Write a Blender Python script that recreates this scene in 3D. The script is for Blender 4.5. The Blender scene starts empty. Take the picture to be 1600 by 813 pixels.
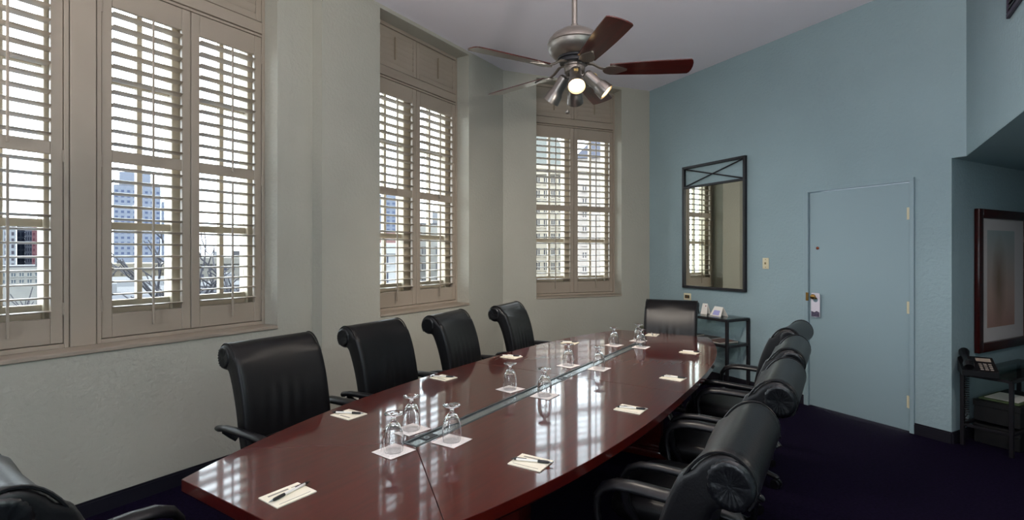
import bpy, bmesh, math, random
from mathutils import Matrix, Vector
random.seed(7)
R = math.radians
SC = bpy.context.scene
COL = SC.collection

# ------------------------------------------------------------------ camera
cam_d = bpy.data.cameras.new('camera'); cam = bpy.data.objects.new('camera', cam_d); COL.objects.link(cam)
cam_d.sensor_width = 36.0; cam_d.lens = 36.0 * 795 / 1600
cam_d.shift_y = -9.5 / 1600
cam_d.clip_end = 2000; cam_d.clip_start = 0.05
EYE = 1.475
cam.location = (0, 0, EYE); cam.rotation_euler = (R(90), 0, 0)
SC.camera = cam
SC.view_settings.view_transform = 'Standard'; SC.view_settings.look = 'None'
SC.view_settings.gamma = 1.0; SC.view_settings.exposure = 0.0
SC.view_settings.use_curve_mapping = False

# ------------------------------------------------------------------ world: flat overcast sky
world = bpy.data.worlds.new('overcast'); SC.world = world; world.use_nodes = True
bg = world.node_tree.nodes['Background']
bg.inputs['Color'].default_value = (0.82, 0.91, 1.0, 1); bg.inputs['Strength'].default_value = 11.0

# ------------------------------------------------------------------ plan of the room (metres, camera above the origin)
TH = R(33)
AX = Vector((math.sin(TH), math.cos(TH), 0)); RX = Vector((math.cos(TH), -math.sin(TH), 0))
TO = Vector((-0.3986, 1.9808, 0))                 # table origin: near end of the cable trough
def tp(a, r, z=0.0): return TO + AX * a + RX * r + Vector((0, 0, z))
def frame(o, x):
    x = Vector((x[0], x[1], 0)).normalized(); y = Vector((-x.y, x.x, 0))
    return Matrix(((x.x, y.x, 0, o[0]), (x.y, y.y, 0, o[1]), (0, 0, 1, 0), (0, 0, 0, 1)))
CEIL = 3.69
E0 = Vector((2.8747, 4.9899, 0)); DE = Vector((0.46198, -0.88689, 0)); PE = Vector((0.88689, 0.46198, 0))
PC = E0 + DE * -2.173
PB = Vector((-0.108, 6.13, 0))
PA2 = Vector((-1.493, 3.997, 0)); PA1 = Vector((-1.594, 4.063, 0))
D3 = (PC - PB).normalized()
PW = E0 + DE * 1.17; PR0 = E0 + DE * 1.261
M1 = frame(PA1, AX); M2 = frame(PB, AX); M3 = frame(PB, D3)
ME = frame(E0, DE); MR = frame(PR0, -AX); MP = frame(PW, PE)
MT = Matrix(((AX.x, -RX.x, 0, TO.x), (AX.y, -RX.y, 0, TO.y), (0, 0, 1, 0), (0, 0, 0, 1)))   # x along the table, y to the window wall

# ------------------------------------------------------------------ added fill: unseen uplights that brighten the room (built below): (along, across), watts
FILL_UPLIGHTS = [((-0.60, 1.93), 148.0), ((-1.65, -1.85), 20.0), ((-2.9, 1.75), 40.0)]

# ================================================================== helpers
def lin(c):
    if isinstance(c, str):
        c = [int(c[i:i + 2], 16) / 255 for i in (0, 2, 4)]
    return tuple(x / 12.92 if x <= 0.04045 else ((x + 0.055) / 1.055) ** 2.4 for x in c[:3])
def mat(name, col, rough=0.5, metal=0.0, bump=None, var=None, coat=0.0, coat_rough=0.1, spec=0.5, emit=None, trans=0.0, ior=1.45, stretch=None, mul=1.0):
    m = bpy.data.materials.new(name); m.use_nodes = True
    nt = m.node_tree; b = nt.nodes['Principled BSDF']
    c = tuple(x * mul for x in lin(col))
    b.inputs['Base Color'].default_value = (*c, 1); b.inputs['Roughness'].default_value = rough
    b.inputs['Metallic'].default_value = metal; b.inputs['Specular IOR Level'].default_value = spec
    b.inputs['Coat Weight'].default_value = coat; b.inputs['Coat Roughness'].default_value = coat_rough
    b.inputs['IOR'].default_value = ior; b.inputs['Transmission Weight'].default_value = trans
    if emit:
        b.inputs['Emission Color'].default_value = (*lin(emit[0]), 1); b.inputs['Emission Strength'].default_value = emit[1]
    tc = None
    def coords():
        nonlocal tc
        if tc is None:
            t = nt.nodes.new('ShaderNodeTexCoord'); mp = nt.nodes.new('ShaderNodeMapping')
            nt.links.new(t.outputs['Object'], mp.inputs['Vector'])
            if stretch: mp.inputs['Scale'].default_value = stretch
            tc = mp
        return tc.outputs['Vector']
    if var:
        scale, amt, detail = var
        n = nt.nodes.new('ShaderNodeTexNoise'); n.inputs['Scale'].default_value = scale; n.inputs['Detail'].default_value = detail
        nt.links.new(coords(), n.inputs['Vector'])
        r = nt.nodes.new('ShaderNodeValToRGB')
        r.color_ramp.elements[0].position = 0.3; r.color_ramp.elements[1].position = 0.7
        r.color_ramp.elements[0].color = (*[x * (1 - amt) for x in c], 1); r.color_ramp.elements[1].color = (*[min(1, x * (1 + amt)) for x in c], 1)
        nt.links.new(n.outputs['Fac'], r.inputs['Fac']); nt.links.new(r.outputs['Color'], b.inputs['Base Color'])
    if bump:
        scale, st, detail = bump
        n = nt.nodes.new('ShaderNodeTexNoise'); n.inputs['Scale'].default_value = scale; n.inputs['Detail'].default_value = detail
        nt.links.new(coords(), n.inputs['Vector'])
        bp = nt.nodes.new('ShaderNodeBump'); bp.inputs['Strength'].default_value = st; bp.inputs['Distance'].default_value = 0.01
        nt.links.new(n.outputs['Fac'], bp.inputs['Height']); nt.links.new(bp.outputs['Normal'], b.inputs['Normal'])
    return m
def glass_pane(name, tint=(0.97, 0.99, 0.98), refl=0.06):
    m = bpy.data.materials.new(name); m.use_nodes = True; nt = m.node_tree; nt.nodes.clear()
    o = nt.nodes.new('ShaderNodeOutputMaterial'); t = nt.nodes.new('ShaderNodeBsdfTransparent'); g = nt.nodes.new('ShaderNodeBsdfGlossy')
    t.inputs['Color'].default_value = (*tint, 1); g.inputs['Roughness'].default_value = 0.02
    fr = nt.nodes.new('ShaderNodeFresnel'); fr.inputs['IOR'].default_value = 1.0 + refl * 7
    mx = nt.nodes.new('ShaderNodeMixShader')
    ge = nt.nodes.new('ShaderNodeNewGeometry'); iv = nt.nodes.new('ShaderNodeMath'); iv.operation = 'SUBTRACT'; iv.inputs[0].default_value = 1.0
    ml = nt.nodes.new('ShaderNodeMath'); ml.operation = 'MULTIPLY'      # the far face of the sheet adds no second mirror image
    nt.links.new(ge.outputs['Backfacing'], iv.inputs[1]); nt.links.new(iv.outputs[0], ml.inputs[0]); nt.links.new(fr.outputs[0], ml.inputs[1])
    nt.links.new(ml.outputs[0], mx.inputs[0]); nt.links.new(t.outputs[0], mx.inputs[1]); nt.links.new(g.outputs[0], mx.inputs[2]); nt.links.new(mx.outputs[0], o.inputs[0])
    return m

class MB:
    def __init__(s): s.v = []; s.f = []
    def add(s, vs, fs, M=None):
        k = len(s.v)
        s.v += [tuple(M @ Vector(v)) if M else tuple(v) for v in vs]
        s.f += [tuple(i + k for i in f) for f in fs]
        return s
    def box(s, x0, x1, y0, y1, z0, z1, M=None):
        return s.add([(x0, y0, z0), (x1, y0, z0), (x1, y1, z0), (x0, y1, z0), (x0, y0, z1), (x1, y0, z1), (x1, y1, z1), (x0, y1, z1)],
                     [(3, 2, 1, 0), (4, 5, 6, 7), (0, 1, 5, 4), (1, 2, 6, 5), (2, 3, 7, 6), (3, 0, 4, 7)], M)
    def bbox(s, x0, x1, y0, y1, z0, z1, bev=0.004, seg=2, M=None):
        bm = bmesh.new(); bmesh.ops.create_cube(bm, size=1)
        for v in bm.verts:
            v.co = ((x0 + x1) / 2 + v.co.x * (x1 - x0), (y0 + y1) / 2 + v.co.y * (y1 - y0), (z0 + z1) / 2 + v.co.z * (z1 - z0))
        bmesh.ops.bevel(bm, geom=bm.edges[:], offset=bev, segments=seg, affect='EDGES', profile=0.5)
        bm.verts.index_update()
        s.add([v.co.copy() for v in bm.verts], [[v.index for v in f.verts] for f in bm.faces], M); bm.free()
        return s
    def rings(s, rings, cap=True, closed=False, M=None):
        n = len(rings[0]); vs = [p for r in rings for p in r]; fs = []
        m = len(rings)
        for i in range(m if closed else m - 1):
            j = (i + 1) % m
            for k in range(n):
                l = (k + 1) % n
                fs.append((i * n + k, i * n + l, j * n + l, j * n + k))
        if cap and not closed:
            fs.append(tuple(range(n - 1, -1, -1))); fs.append(tuple((m - 1) * n + k for k in range(n)))
        return s.add(vs, fs, M)
    def tube(s, path, rad, n=8, cap=True, flat=None, up=None, M=None):
        """sweep a circle (or an ellipse rad x flat) along a path"""
        P = [Vector(p) for p in path]; rr = rad if isinstance(rad, (list, tuple)) else [rad] * len(P)
        rg = []; u = Vector(up) if up else None
        for i, p in enumerate(P):
            t = (P[min(i + 1, len(P) - 1)] - P[max(i - 1, 0)]).normalized()
            if u is None:
                u = Vector((0, 0, 1)) if abs(t.z) < 0.9 else Vector((1, 0, 0))
            b = t.cross(u).normalized(); w = b.cross(t).normalized()
            if not up: u = w
            fl = flat if flat else 1.0
            rg.append([p + b * math.cos(2 * math.pi * k / n) * rr[i] + w * math.sin(2 * math.pi * k / n) * rr[i] * fl for k in range(n)])
        return s.rings(rg, cap, M=M)
    def cyl(s, p0, p1, r0, r1=None, n=12, M=None):
        return s.tube([p0, p1], [r0, r0 if r1 is None else r1], n, M=M)
    def lathe(s, prof, n=24, M=None, cap=True):
        rg = [[(r * math.cos(2 * math.pi * k / n), r * math.sin(2 * math.pi * k / n), z) for k in range(n)] for r, z in prof]
        return s.rings(rg, cap, M=M)
    def prism(s, poly, z0, z1, M=None):
        n = len(poly)
        return s.add([(x, y, z0) for x, y in poly] + [(x, y, z1) for x, y in poly],
                     [tuple(range(n - 1, -1, -1)), tuple(range(n, 2 * n))] + [(k, (k + 1) % n, n + (k + 1) % n, n + k) for k in range(n)], M)
    def mesh(s, name, m, smooth=None, fix=True):
        me = bpy.data.meshes.new(name); me.from_pydata(s.v, [], s.f); me.update()
        if fix:
            bm = bmesh.new(); bm.from_mesh(me); bmesh.ops.recalc_face_normals(bm, faces=bm.faces[:]); bm.to_mesh(me); bm.free()
        if m: me.materials.append(m)
        if smooth is not None:
            me.polygons.foreach_set('use_smooth', [True] * len(me.polygons)); me.set_sharp_from_angle(angle=R(smooth))
        return me
def put(name, me, parent=None, M=None, kind=None):
    o = bpy.data.objects.new(name, me); COL.objects.link(o)
    if parent: o.parent = parent
    if M is not None:
        if parent: o.matrix_local = M
        else: o.matrix_world = M
    if kind: o['kind'] = kind
    return o
def part(name, mb, m, parent, smooth=35, M=None, fix=True): return put(name, mb.mesh(name, m, smooth, fix), parent, M)
def struct(name, mb, m, M=None, parent=None, smooth=None, fix=True):
    o = put(name, mb.mesh(name, m, smooth, fix), parent, M)
    if not parent: o['kind'] = 'structure'
    return o
def tag(o, label, cat, group=None):
    o['label'] = label; o['category'] = cat
    if group: o['group'] = group
    return o
def thing(name, label, cat, M, group=None):
    o = bpy.data.objects.new(name, None); COL.objects.link(o); o.matrix_world = M; o.empty_display_size = 0.05
    return tag(o, label, cat, group)
def sroot(name, M):
    o = bpy.data.objects.new(name, None); COL.objects.link(o); o.matrix_world = M; o['kind'] = 'structure'; return o
def copy_tree(o, parent=None):
    c = o.copy(); COL.objects.link(c)
    if parent: c.parent = parent
    for ch in o.children: copy_tree(ch, c)
    return c
def T(x, y, z, rz=0.0): return Matrix.Translation((x, y, z)) @ Matrix.Rotation(rz, 4, 'Z')

# ================================================================== materials
m_wallw = mat('paint_sage_plaster', 'adaa9e', 0.75, bump=(34, 0.5, 4), var=(2.0, 0.03, 2))
m_walle = mat('paint_aqua_plaster', '92a7ad', 0.75, bump=(34, 0.6, 4), var=(2.0, 0.03, 2))
m_ceil = mat('paint_ceiling', 'eeeaf4', 0.85, bump=(30, 0.05, 3))
m_cream = mat('cream_enamel', '9f9284', 0.38, var=(3, 0.03, 2))
m_cream2 = mat('cream_window_enamel', 'b6aa96', 0.45, var=(4, 0.03, 2))
m_carpet = mat('navy_carpet', '160f25', 0.95, bump=(420, 0.8, 2), var=(60, 0.35, 4), spec=0.05)
m_base = mat('dark_baseboard', '0e0c1a', 0.6)
m_door = mat('paint_aqua_door', '8ea3aa', 0.4)
m_brass = mat('aged_brass', '8a6a3a', 0.28, metal=1.0)
m_steel = mat('brushed_steel', '9aa0a4', 0.3, metal=1.0)
m_black = mat('black_metal', '17151a', 0.42, bump=(80, 0.1, 2))
m_plastic = mat('black_plastic', '121114', 0.33)
m_leather = mat('black_leather', '0e0d0f', 0.37, bump=(170, 0.06, 3), spec=0.36)
m_gather = mat('gathered_leather', '0d0d10', 0.32, bump=(60, 0.15, 3))
m_white = mat('white_paper', 'ece7e0', 0.8)
m_pad = mat('ivory_notepaper', 'efe6d2', 0.8)
m_print = mat('grey_ink', '8d877c', 0.8)
m_napkin = mat('napkin_paper', 'efe6e2', 0.9, bump=(120, 0.3, 2))
m_ivory = mat('ivory_plate', 'd9cfae', 0.4)
m_pewter = mat('brushed_pewter', '8d857e', 0.36, metal=0.9, bump=(200, 0.05, 2))
m_pane = glass_pane('window_glass')
m_glass = mat('clear_glass', 'ffffff', 0.0, trans=1.0, ior=1.47)
m_mirror = mat('mirror_silver', 'dfe1d8', 0.01, metal=1.0)
m_gap = mat('shadow_gap_paint', '3a2f28', 0.8)

def wood(name, c1, c2, rough, coat, coat_rough, scale=(1.2, 14, 14)):
    m = mat(name, c1, rough, coat=coat, coat_rough=coat_rough, spec=0.12)
    m.node_tree.nodes['Principled BSDF'].inputs['Coat IOR'].default_value = 1.44
    nt = m.node_tree; b = nt.nodes['Principled BSDF']
    t = nt.nodes.new('ShaderNodeTexCoord'); mp = nt.nodes.new('ShaderNodeMapping'); mp.inputs['Scale'].default_value = scale
    n = nt.nodes.new('ShaderNodeTexNoise'); n.inputs['Scale'].default_value = 3.0; n.inputs['Detail'].default_value = 6; n.inputs['Distortion'].default_value = 0.6
    r = nt.nodes.new('ShaderNodeValToRGB'); r.color_ramp.elements[0].position = 0.3; r.color_ramp.elements[1].position = 0.72
    r.color_ramp.elements[0].color = (*lin(c1), 1); r.color_ramp.elements[1].color = (*lin(c2), 1)
    nt.links.new(t.outputs['Object'], mp.inputs['Vector']); nt.links.new(mp.outputs[0], n.inputs['Vector'])
    nt.links.new(n.outputs['Fac'], r.inputs['Fac']); nt.links.new(r.outputs[0], b.inputs['Base Color'])
    return m
m_mahog = wood('mahogany_veneer', '3e0b07', '4c110a', 0.35, 1.0, 0.062)
m_blade = wood('walnut_blade', '2c0e0c', '451512', 0.3, 0.8, 0.16)
m_frame = wood('cherry_frame', '2a0a0a', '3a0f0d', 0.3, 0.5, 0.12)

# ================================================================== room shell
def wall(name, M, x0, x1, z0, z1, holes, m, th=0.45):
    xs = sorted({x0, x1, *[h[0] for h in holes], *[h[1] for h in holes]})
    zs = sorted({z0, z1, *[h[2] for h in holes], *[h[3] for h in holes]})
    solid = lambda i, k: not any(h[0] - 1e-6 <= xs[i] and xs[i + 1] <= h[1] + 1e-6 and h[2] - 1e-6 <= zs[k] and zs[k + 1] <= h[3] + 1e-6 for h in holes)
    mb = MB(); nx, nz = len(xs) - 1, len(zs) - 1
    for i in range(nx):
        for k in range(nz):
            if not solid(i, k): continue
            X0, X1, Z0, Z1 = xs[i], xs[i + 1], zs[k], zs[k + 1]
            mb.add([(X0, 0, Z0), (X1, 0, Z0), (X1, 0, Z1), (X0, 0, Z1)], [(0, 1, 2, 3)])
            mb.add([(X0, th, Z0), (X1, th, Z0), (X1, th, Z1), (X0, th, Z1)], [(3, 2, 1, 0)])
            if i == 0 or not solid(i - 1, k): mb.add([(X0, 0, Z0), (X0, th, Z0), (X0, th, Z1), (X0, 0, Z1)], [(3, 2, 1, 0)])
            if i == nx - 1 or not solid(i + 1, k): mb.add([(X1, 0, Z0), (X1, th, Z0), (X1, th, Z1), (X1, 0, Z1)], [(0, 1, 2, 3)])
            if k == 0 or not solid(i, k - 1): mb.add([(X0, 0, Z0), (X1, 0, Z0), (X1, th, Z0), (X0, th, Z0)], [(3, 2, 1, 0)])
            if k == nz - 1 or not solid(i, k + 1): mb.add([(X0, 0, Z1), (X1, 0, Z1), (X1, th, Z1), (X0, th, Z1)], [(0, 1, 2, 3)])
    return struct(name, mb, m, M, fix=False)
WT = 0.40
ZS, ZH = 0.935, 3.655
A_REAR = -5.2
x_rear = A_REAR - 1.095
W1 = (-2.525, -0.300); W2 = (-1.945, -0.668); W3 = (0.440, 1.680); FILL_W4 = (-5.6, -3.9); FILL_W5 = (0.6, 2.0)
wall('wall_left', M1, x_rear, 0.0, 0, CEIL, [(W1[0], W1[1], ZS, ZH), (FILL_W4[0], FILL_W4[1], ZS, ZH)], m_wallw, WT)
wall('wall_left_middle', M2, -2.543, 0.02, 0, CEIL, [(W2[0], W2[1], ZS, ZH)], m_wallw, WT)
wall('wall_left_far', M3, -0.02, 2.16, 0, CEIL, [(W3[0], W3[1], ZS, ZH)], m_wallw, WT)
wall('wall_end', ME, -2.60, 1.261, 0, CEIL, [(1.17, 1.261, 0, 2.225), (0.035, 0.895, 0, 2.075)], m_walle, 0.20)
ALC = 3.4
wall('wall_right', MR, 0.0, 9.1, 0, CEIL, [(0, ALC, 0, 2.225)], m_walle, 0.18)
M5 = frame(tp(A_REAR, 2.35), -RX)
wall('wall_rear', M5, -0.3, 4.9, 0, CEIL, [(FILL_W5[0], FILL_W5[1], ZS, ZH)], m_walle, 0.4)
wall('wall_alcove', MP, 0.20, 2.75, 0, 2.4, [], m_walle, 0.1)
wall('wall_alcove_back', frame(PW + PE * 2.6, -AX), -0.2, 6.0, 0, 2.4, [], m_walle, 0.1)
wall('wall_alcove_side', frame(PR0 - AX * ALC + RX * 1.4, -RX), -0.1, 1.4, 0, 2.4, [], m_walle, 0.1)
# the small return between the first two window bays
wall('wall_left_return', frame(PA1, PA2 - PA1), 0, (PA2 - PA1).length, 0, CEIL, [], m_wallw, 0.02)
def poly_slab(name, pts, z0, z1, m):
    return struct(name, MB().prism([(p.x, p.y) for p in pts], z0, z1), m)
outer = [tp(A_REAR - .2, -2.5), tp(1.0, -2.5), PA1 - RX * .45, PA2 - RX * .45, PB + Vector((-0.4, .35, 0)), PC + Vector((0.05, .5, 0)), E0 + DE * -1 + PE * .2, E0 + PE * .2 + DE * 1.0]
poly_slab('ceiling', outer + [E0 + PE * .25 + DE * 1.261] + [tp(A_REAR - .2, 2.4)], CEIL, CEIL + 0.1, m_ceil)
poly_slab('floor', outer + [PW + PE * 2.8 - DE * .15, PW + PE * 2.8, PW + PE * 2.8 - AX * 6.3, tp(A_REAR - .2, 2.4)], -0.1, 0.0, m_carpet)
m_alcceil = m_walle
poly_slab('ceiling_alcove', [PW + PE * .002, PR0 + RX * .001, PR0 - AX * ALC + RX * .001, PR0 - AX * ALC + RX * 1.4, PW + PE * 2.7], 2.2195, 2.2990, m_walle)
def baseboard(name, M, x0, x1, h=0.09, t=0.014):
    struct(name, MB().box(x0, x1, -t, 0, 0, h - .012).box(x0, x1, -t * .6, 0, h - .012, h), m_base, M)
baseboard('baseboard_left', M1, x_rear, 0.0); baseboard('baseboard_left_middle', M2, -2.543, 0); baseboard('baseboard_left_far', M3, 0.01, 2.13)
baseboard('baseboard_end', ME, -2.15, 0.0); baseboard('baseboard_end_corner', ME, 0.925, 1.17)
baseboard('baseboard_alcove', MP, 0.0, 2.6); baseboard('baseboard_right', MR, ALC, 9.0)

# ------------------------------------------------------------------ windows and plantation shutters
YS = 0.17        # shutter face, behind the wall face
YG = 0.30        # glass
def louvre_mesh(w, name='louvre', wid=0.088, th=0.012):
    pts = [(math.cos(t) * wid / 2, math.sin(t) * th / 2) for t in [2 * math.pi * k / 10 for k in range(10)]]
    return MB().rings([[(x, p[0], p[1]) for p in pts] for x in (0.0, w)]).mesh(name, m_cream, 50)
ZB, ZT = 0.968, 3.125
def rot_x(x, y, z, ang): return Matrix.Translation((x, y, z)) @ Matrix.Rotation(ang, 4, 'X')
def shutter(M, x0, x1, label, group, lmesh, hinge_left):
    """tall panel: stiles, three rails, two banks of louvres, two tilt rods"""
    t = thing('shutter_panel', label, 'shutter', M @ Matrix.Translation((x0, YS, ZB)), group)
    w = x1 - x0; H = ZT - ZB; st = 0.054; d = 0.030
    z1, z2, z3, z4 = 1.112 - ZB, 2.035 - ZB, 2.108 - ZB, 2.980 - ZB
    for xa in (0.0, w - st): part('stile', MB().bbox(xa, xa + st, 0, d, 0, H, .003, 1), m_cream, t)
    for za, zb in ((0, z1), (z2, z3), (z4, H)): part('rail', MB().bbox(st, w - st, .002, d - .002, za, zb, .003, 1), m_cream, t)
    for za, zb, n in ((z1, z2, 12), (z3, z4, 11)):
        p = (zb - za) / n
        for k in range(n):
            put('louvre', lmesh, t, rot_x(st + .002, d / 2, za + p * (k + .5), R(-4 + random.uniform(-1, 1))))
    xc = w / 2 + 0.01
    for za, zb in ((z1 - .085, z2 - .045), (z2 + .03, z4 - .02)):
        part('tilt_rod', MB().bbox(xc - .006, xc + .006, -.045, -.032, za, zb, .002, 1), m_cream, t)
    hx = -0.004 if hinge_left else w - .006
    for hz in (.16, H / 2 - .05, H - .2): part('hinge', MB().cyl((hx + .005, -.003, hz), (hx + .005, -.003, hz + .07), .004, n=8), m_cream, t)
    return t
def transom(M, x0, x1, label, group):
    t = thing('transom_shutter', label, 'shutter', M @ Matrix.Translation((x0, YS, 3.245)), group)
    w = x1 - x0; H = 3.615 - 3.245; st = .042; d = .028
    for xa in (0.0, w - st): part('stile', MB().bbox(xa, xa + st, 0, d, 0, H, .002, 1), m_cream, t)
    for za, zb in ((0, .05), (H - .05, H)): part('rail', MB().bbox(st, w - st, .001, d, za, zb, .002, 1), m_cream, t)
    n = 5; p = (H - .1) / n
    lm = louvre_mesh(w - 2 * st - .004, 'closed_louvre', .074, .009)
    for k in range(n): put('louvre', lm, t, rot_x(st + .002, d / 2 - .003, .05 + p * (k + .5), R(-78)))
    part('tilt_rod', MB().bbox(w / 2 - .005, w / 2 + .005, -.022, -.012, .085, H - .07, .002, 1), mat('rod_cream', '8a7a66', .5), t)
    return t
def sash_unit(n, M, bays, xr, labels):
    """window_n: sill board, shutter surround, glazed sashes with muntins"""
    root = sroot('window_%d' % n, M)
    x0, x1 = xr
    part('sill_board', MB().bbox(x0 + .001, x1 - .001, -.012, YS + .03, ZS - .02, ZS + .004, .003, 1), m_cream, root)
    part('outer_sill', MB().box(x0, x1, YS + .03, WT + .08, ZS - .02, ZS + .06), m_cream2, root)
    # surround
    for a, b in bays:
        for xa, xb in ((a, a + .022), (b - .022, b)): part('jamb_trim', MB().bbox(xa, xb, YS - .008, YS + .035, ZS + .004, ZH - .01, .002, 1), m_cream, root)
        part('bottom_trim', MB().bbox(a + .022, b - .022, YS - .006, YS + .035, ZS + .004, ZB - .004, .002, 1), m_cream, root)
        part('head_rail', MB().bbox(a + .022, b - .022, YS - .008, YS + .04, ZT + .028, 3.238, .003, 1), m_cream, root)
        part('head_bead', MB().bbox(a + .022, b - .022, YS - .002, YS + .035, ZT + .004, ZT + .022, .002, 1), m_cream, root)
        part('top_trim', MB().bbox(a + .022, b - .022, YS - .006, YS + .04, 3.62, ZH - .001, .003, 1), m_cream, root)
        c = (a + b) / 2; hw = (b - a) / 2
        i0, i1 = hw * .163, hw * .83
        # side casings and centre mullion, behind the shutters
        for xa, xb in ((a, c - i1), (c - i0, c + i0), (c + i1, b)):
            part('casing', MB().bbox(xa, xb, YG - .055, YG + .06, ZS + .06, ZH - .005, .004, 1), m_cream2, root)
        for s in (-1, 1):
            xa, xb = sorted((c + s * i0, c + s * i1)); mx = (xa + xb) / 2
            part('bottom_rail', MB().bbox(xa, xb, YG - .02, YG + .03, ZS + .06, 1.185, .003, 1), m_cream2, root)
            part('meeting_rail', MB().bbox(xa, xb, YG - .025, YG + .02, 1.628, 1.675, .003, 1), m_cream2, root)
            part('transom_bar', MB().bbox(xa, xb, YG - .015, YG + .02, 2.545, 2.588, .003, 1), m_cream2, root)
            part('top_rail', MB().bbox(xa, xb, YG - .02, YG + .03, 3.09, ZH - .005, .003, 1), m_cream2, root)
            part('muntin', MB().bbox(mx - .015, mx + .015, YG - .022, YG + .022, 1.185, 3.09, .003, 1), m_cream2, root)
            for za, zb in ((1.185, 1.628), (1.675, 2.545), (2.588, 3.09)):
                for xp, xq in ((xa, mx - .015), (mx + .015, xb)):
                    part('pane', MB().box(xp, xq, YG - .003, YG + .003, za, zb), m_pane, root, None)
    return root
def bay(M, a, b, names, group):
    c = (a + b) / 2; g = .004; e = .024
    lm = louvre_mesh(c - a - e - g - 2 * .054 - .004)
    shutter(M, a + e, c - g / 2, names[0], group, lm, True)
    shutter(M, c + g / 2, b - e, names[1], group, lm, False)
    transom(M, a + e, c - g / 2, names[2], 'small closed shutters above the windows')
    transom(M, c + g / 2, b - e, names[3], 'small closed shutters above the windows')
B1R = (-1.348, -0.300); B1L = (-2.525, -1.478)
sash_unit(1, M1, [B1R, B1L], W1, None)
bay(M1, *B1R, ['cream plantation shutter right of the broad post, a blue tower behind it',
               'cream plantation shutter of the nearest window, big bare tree behind it',
               'closed cream transom shutter above the tower-view shutter, nearest window', 'closed cream transom shutter above the bare-tree shutter, nearest window'], 'cream plantation shutters')
bay(M1, *B1L, ['cream plantation shutter at the far left of the window wall, cut off by the frame',
               'cream plantation shutter at the left edge of the picture, left of the broad post',
               'closed transom shutter at the far left end of the window wall', 'closed transom shutter left of the broad post'], 'cream plantation shutters')
struct('trim_1', MB().bbox(B1L[1] + .004, B1R[0] - .004, YS - .014, YS + .13, ZS + .004, ZH - .002, .004, 2), m_cream, M1)
sash_unit(2, M2, [W2], W2, None)
bay(M2, *W2, ['left cream plantation shutter of the middle window above the leather chairs', 'right cream plantation shutter of the middle window above the leather chairs',
              'left closed transom shutter of the middle window', 'right closed transom shutter of the middle window'], 'cream plantation shutters')
sash_unit(3, M3, [W3], W3, None)
bay(M3, *W3, ['left cream plantation shutter of the farthest window, stone facade behind it', 'right cream plantation shutter of the farthest window, nearest the mirror wall',
              'left closed transom shutter of the farthest window, behind the fan', 'right closed transom shutter of the farthest window, near the corner'], 'cream plantation shutters')
# unseen windows added behind the camera to let in more daylight
for n_, M_, W_ in ((4, M1, FILL_W4), (5, M5, FILL_W5)):
    r4 = sroot('window_%d' % n_, M_)
    part('sill_board', MB().bbox(W_[0], W_[1], -.012, YS + .03, ZS - .02, ZS + .004, .003, 1), m_cream, r4)
    for xa in (W_[0], (W_[0] + W_[1]) / 2 - .04, W_[1] - .08): part('casing', MB().bbox(xa, xa + .08, YG - .05, YG + .05, ZS, ZH, .004, 1), m_cream2, r4)
    for za in (ZS, 1.65, 2.57, ZH - .07): part('sash_rail', MB().bbox(W_[0], W_[1], YG - .03, YG + .03, za, za + .06, .003, 1), m_cream2, r4)
# portals guide the sampling of sky light through each opening (they emit nothing themselves)
def portal(M, a, b):
    l = bpy.data.lights.new('sky_portal', 'AREA'); l.shape = 'RECTANGLE'; l.size = b - a; l.size_y = ZH - ZS; l.cycles.is_portal = True
    o = bpy.data.objects.new('sky_portal', l); COL.objects.link(o)
    o.matrix_world = M @ Matrix.Translation(((a + b) / 2, WT + .1, (ZS + ZH) / 2)) @ Matrix.Rotation(R(-90), 4, 'X')
for M_, (a_, b_) in ((M1, B1R), (M1, B1L), (M2, W2), (M3, W3), (M1, FILL_W4), (M5, FILL_W5)): portal(M_, a_, b_)

# ------------------------------------------------------------------ door in the end wall
d = sroot('door_1', ME)
for xa, xb, za, zb in ((-.005, .038, 0, 2.075), (.892, .925, 0, 2.075), (-.005, .925, 2.072, 2.105)):
    part('door_casing', MB().bbox(xa, xb, -.018, .12, za, zb, .003, 1), m_door, d)
leaf = part('door_leaf', MB().bbox(.042, .888, .004, .048, .008, 2.066, .003, 1), m_door, d)
for hz in (.20, .98, 1.76):
    part('hinge', MB().cyl((.888, -.006, hz), (.888, -.006, hz + .10), .008, n=10).box(.868, .905, -.002, .005, hz, hz + .10), m_ivory, d)
part('strike_plate', MB().bbox(.018, .046, -.022, -.016, 1.02, 1.10, .002, 1), m_brass, d)
kb = [(0.0, 0), (.026, 0), (.026, .006), (.011, .010), (.010, .030), (.020, .036), (.026, .048), (.023, .060), (.012, .067), (0.0, .068)]
MK = Matrix.Translation((.105, .004, 1.065)) @ Matrix.Rotation(R(90), 4, 'X')
part('door_knob', MB().lathe([(max(r, .0005), z) for r, z in kb], 20, MK), m_brass, leaf)
part('peephole', MB().lathe([(.0005, 0), (.014, 0), (.014, .006), (.008, .010), (.0005, .010)], 16, Matrix.Translation((.122, .004, 1.53)) @ Matrix.Rotation(R(90), 4, 'X')), mat('copper_bezel', '7a3a26', .3, metal=.8), leaf)
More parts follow.
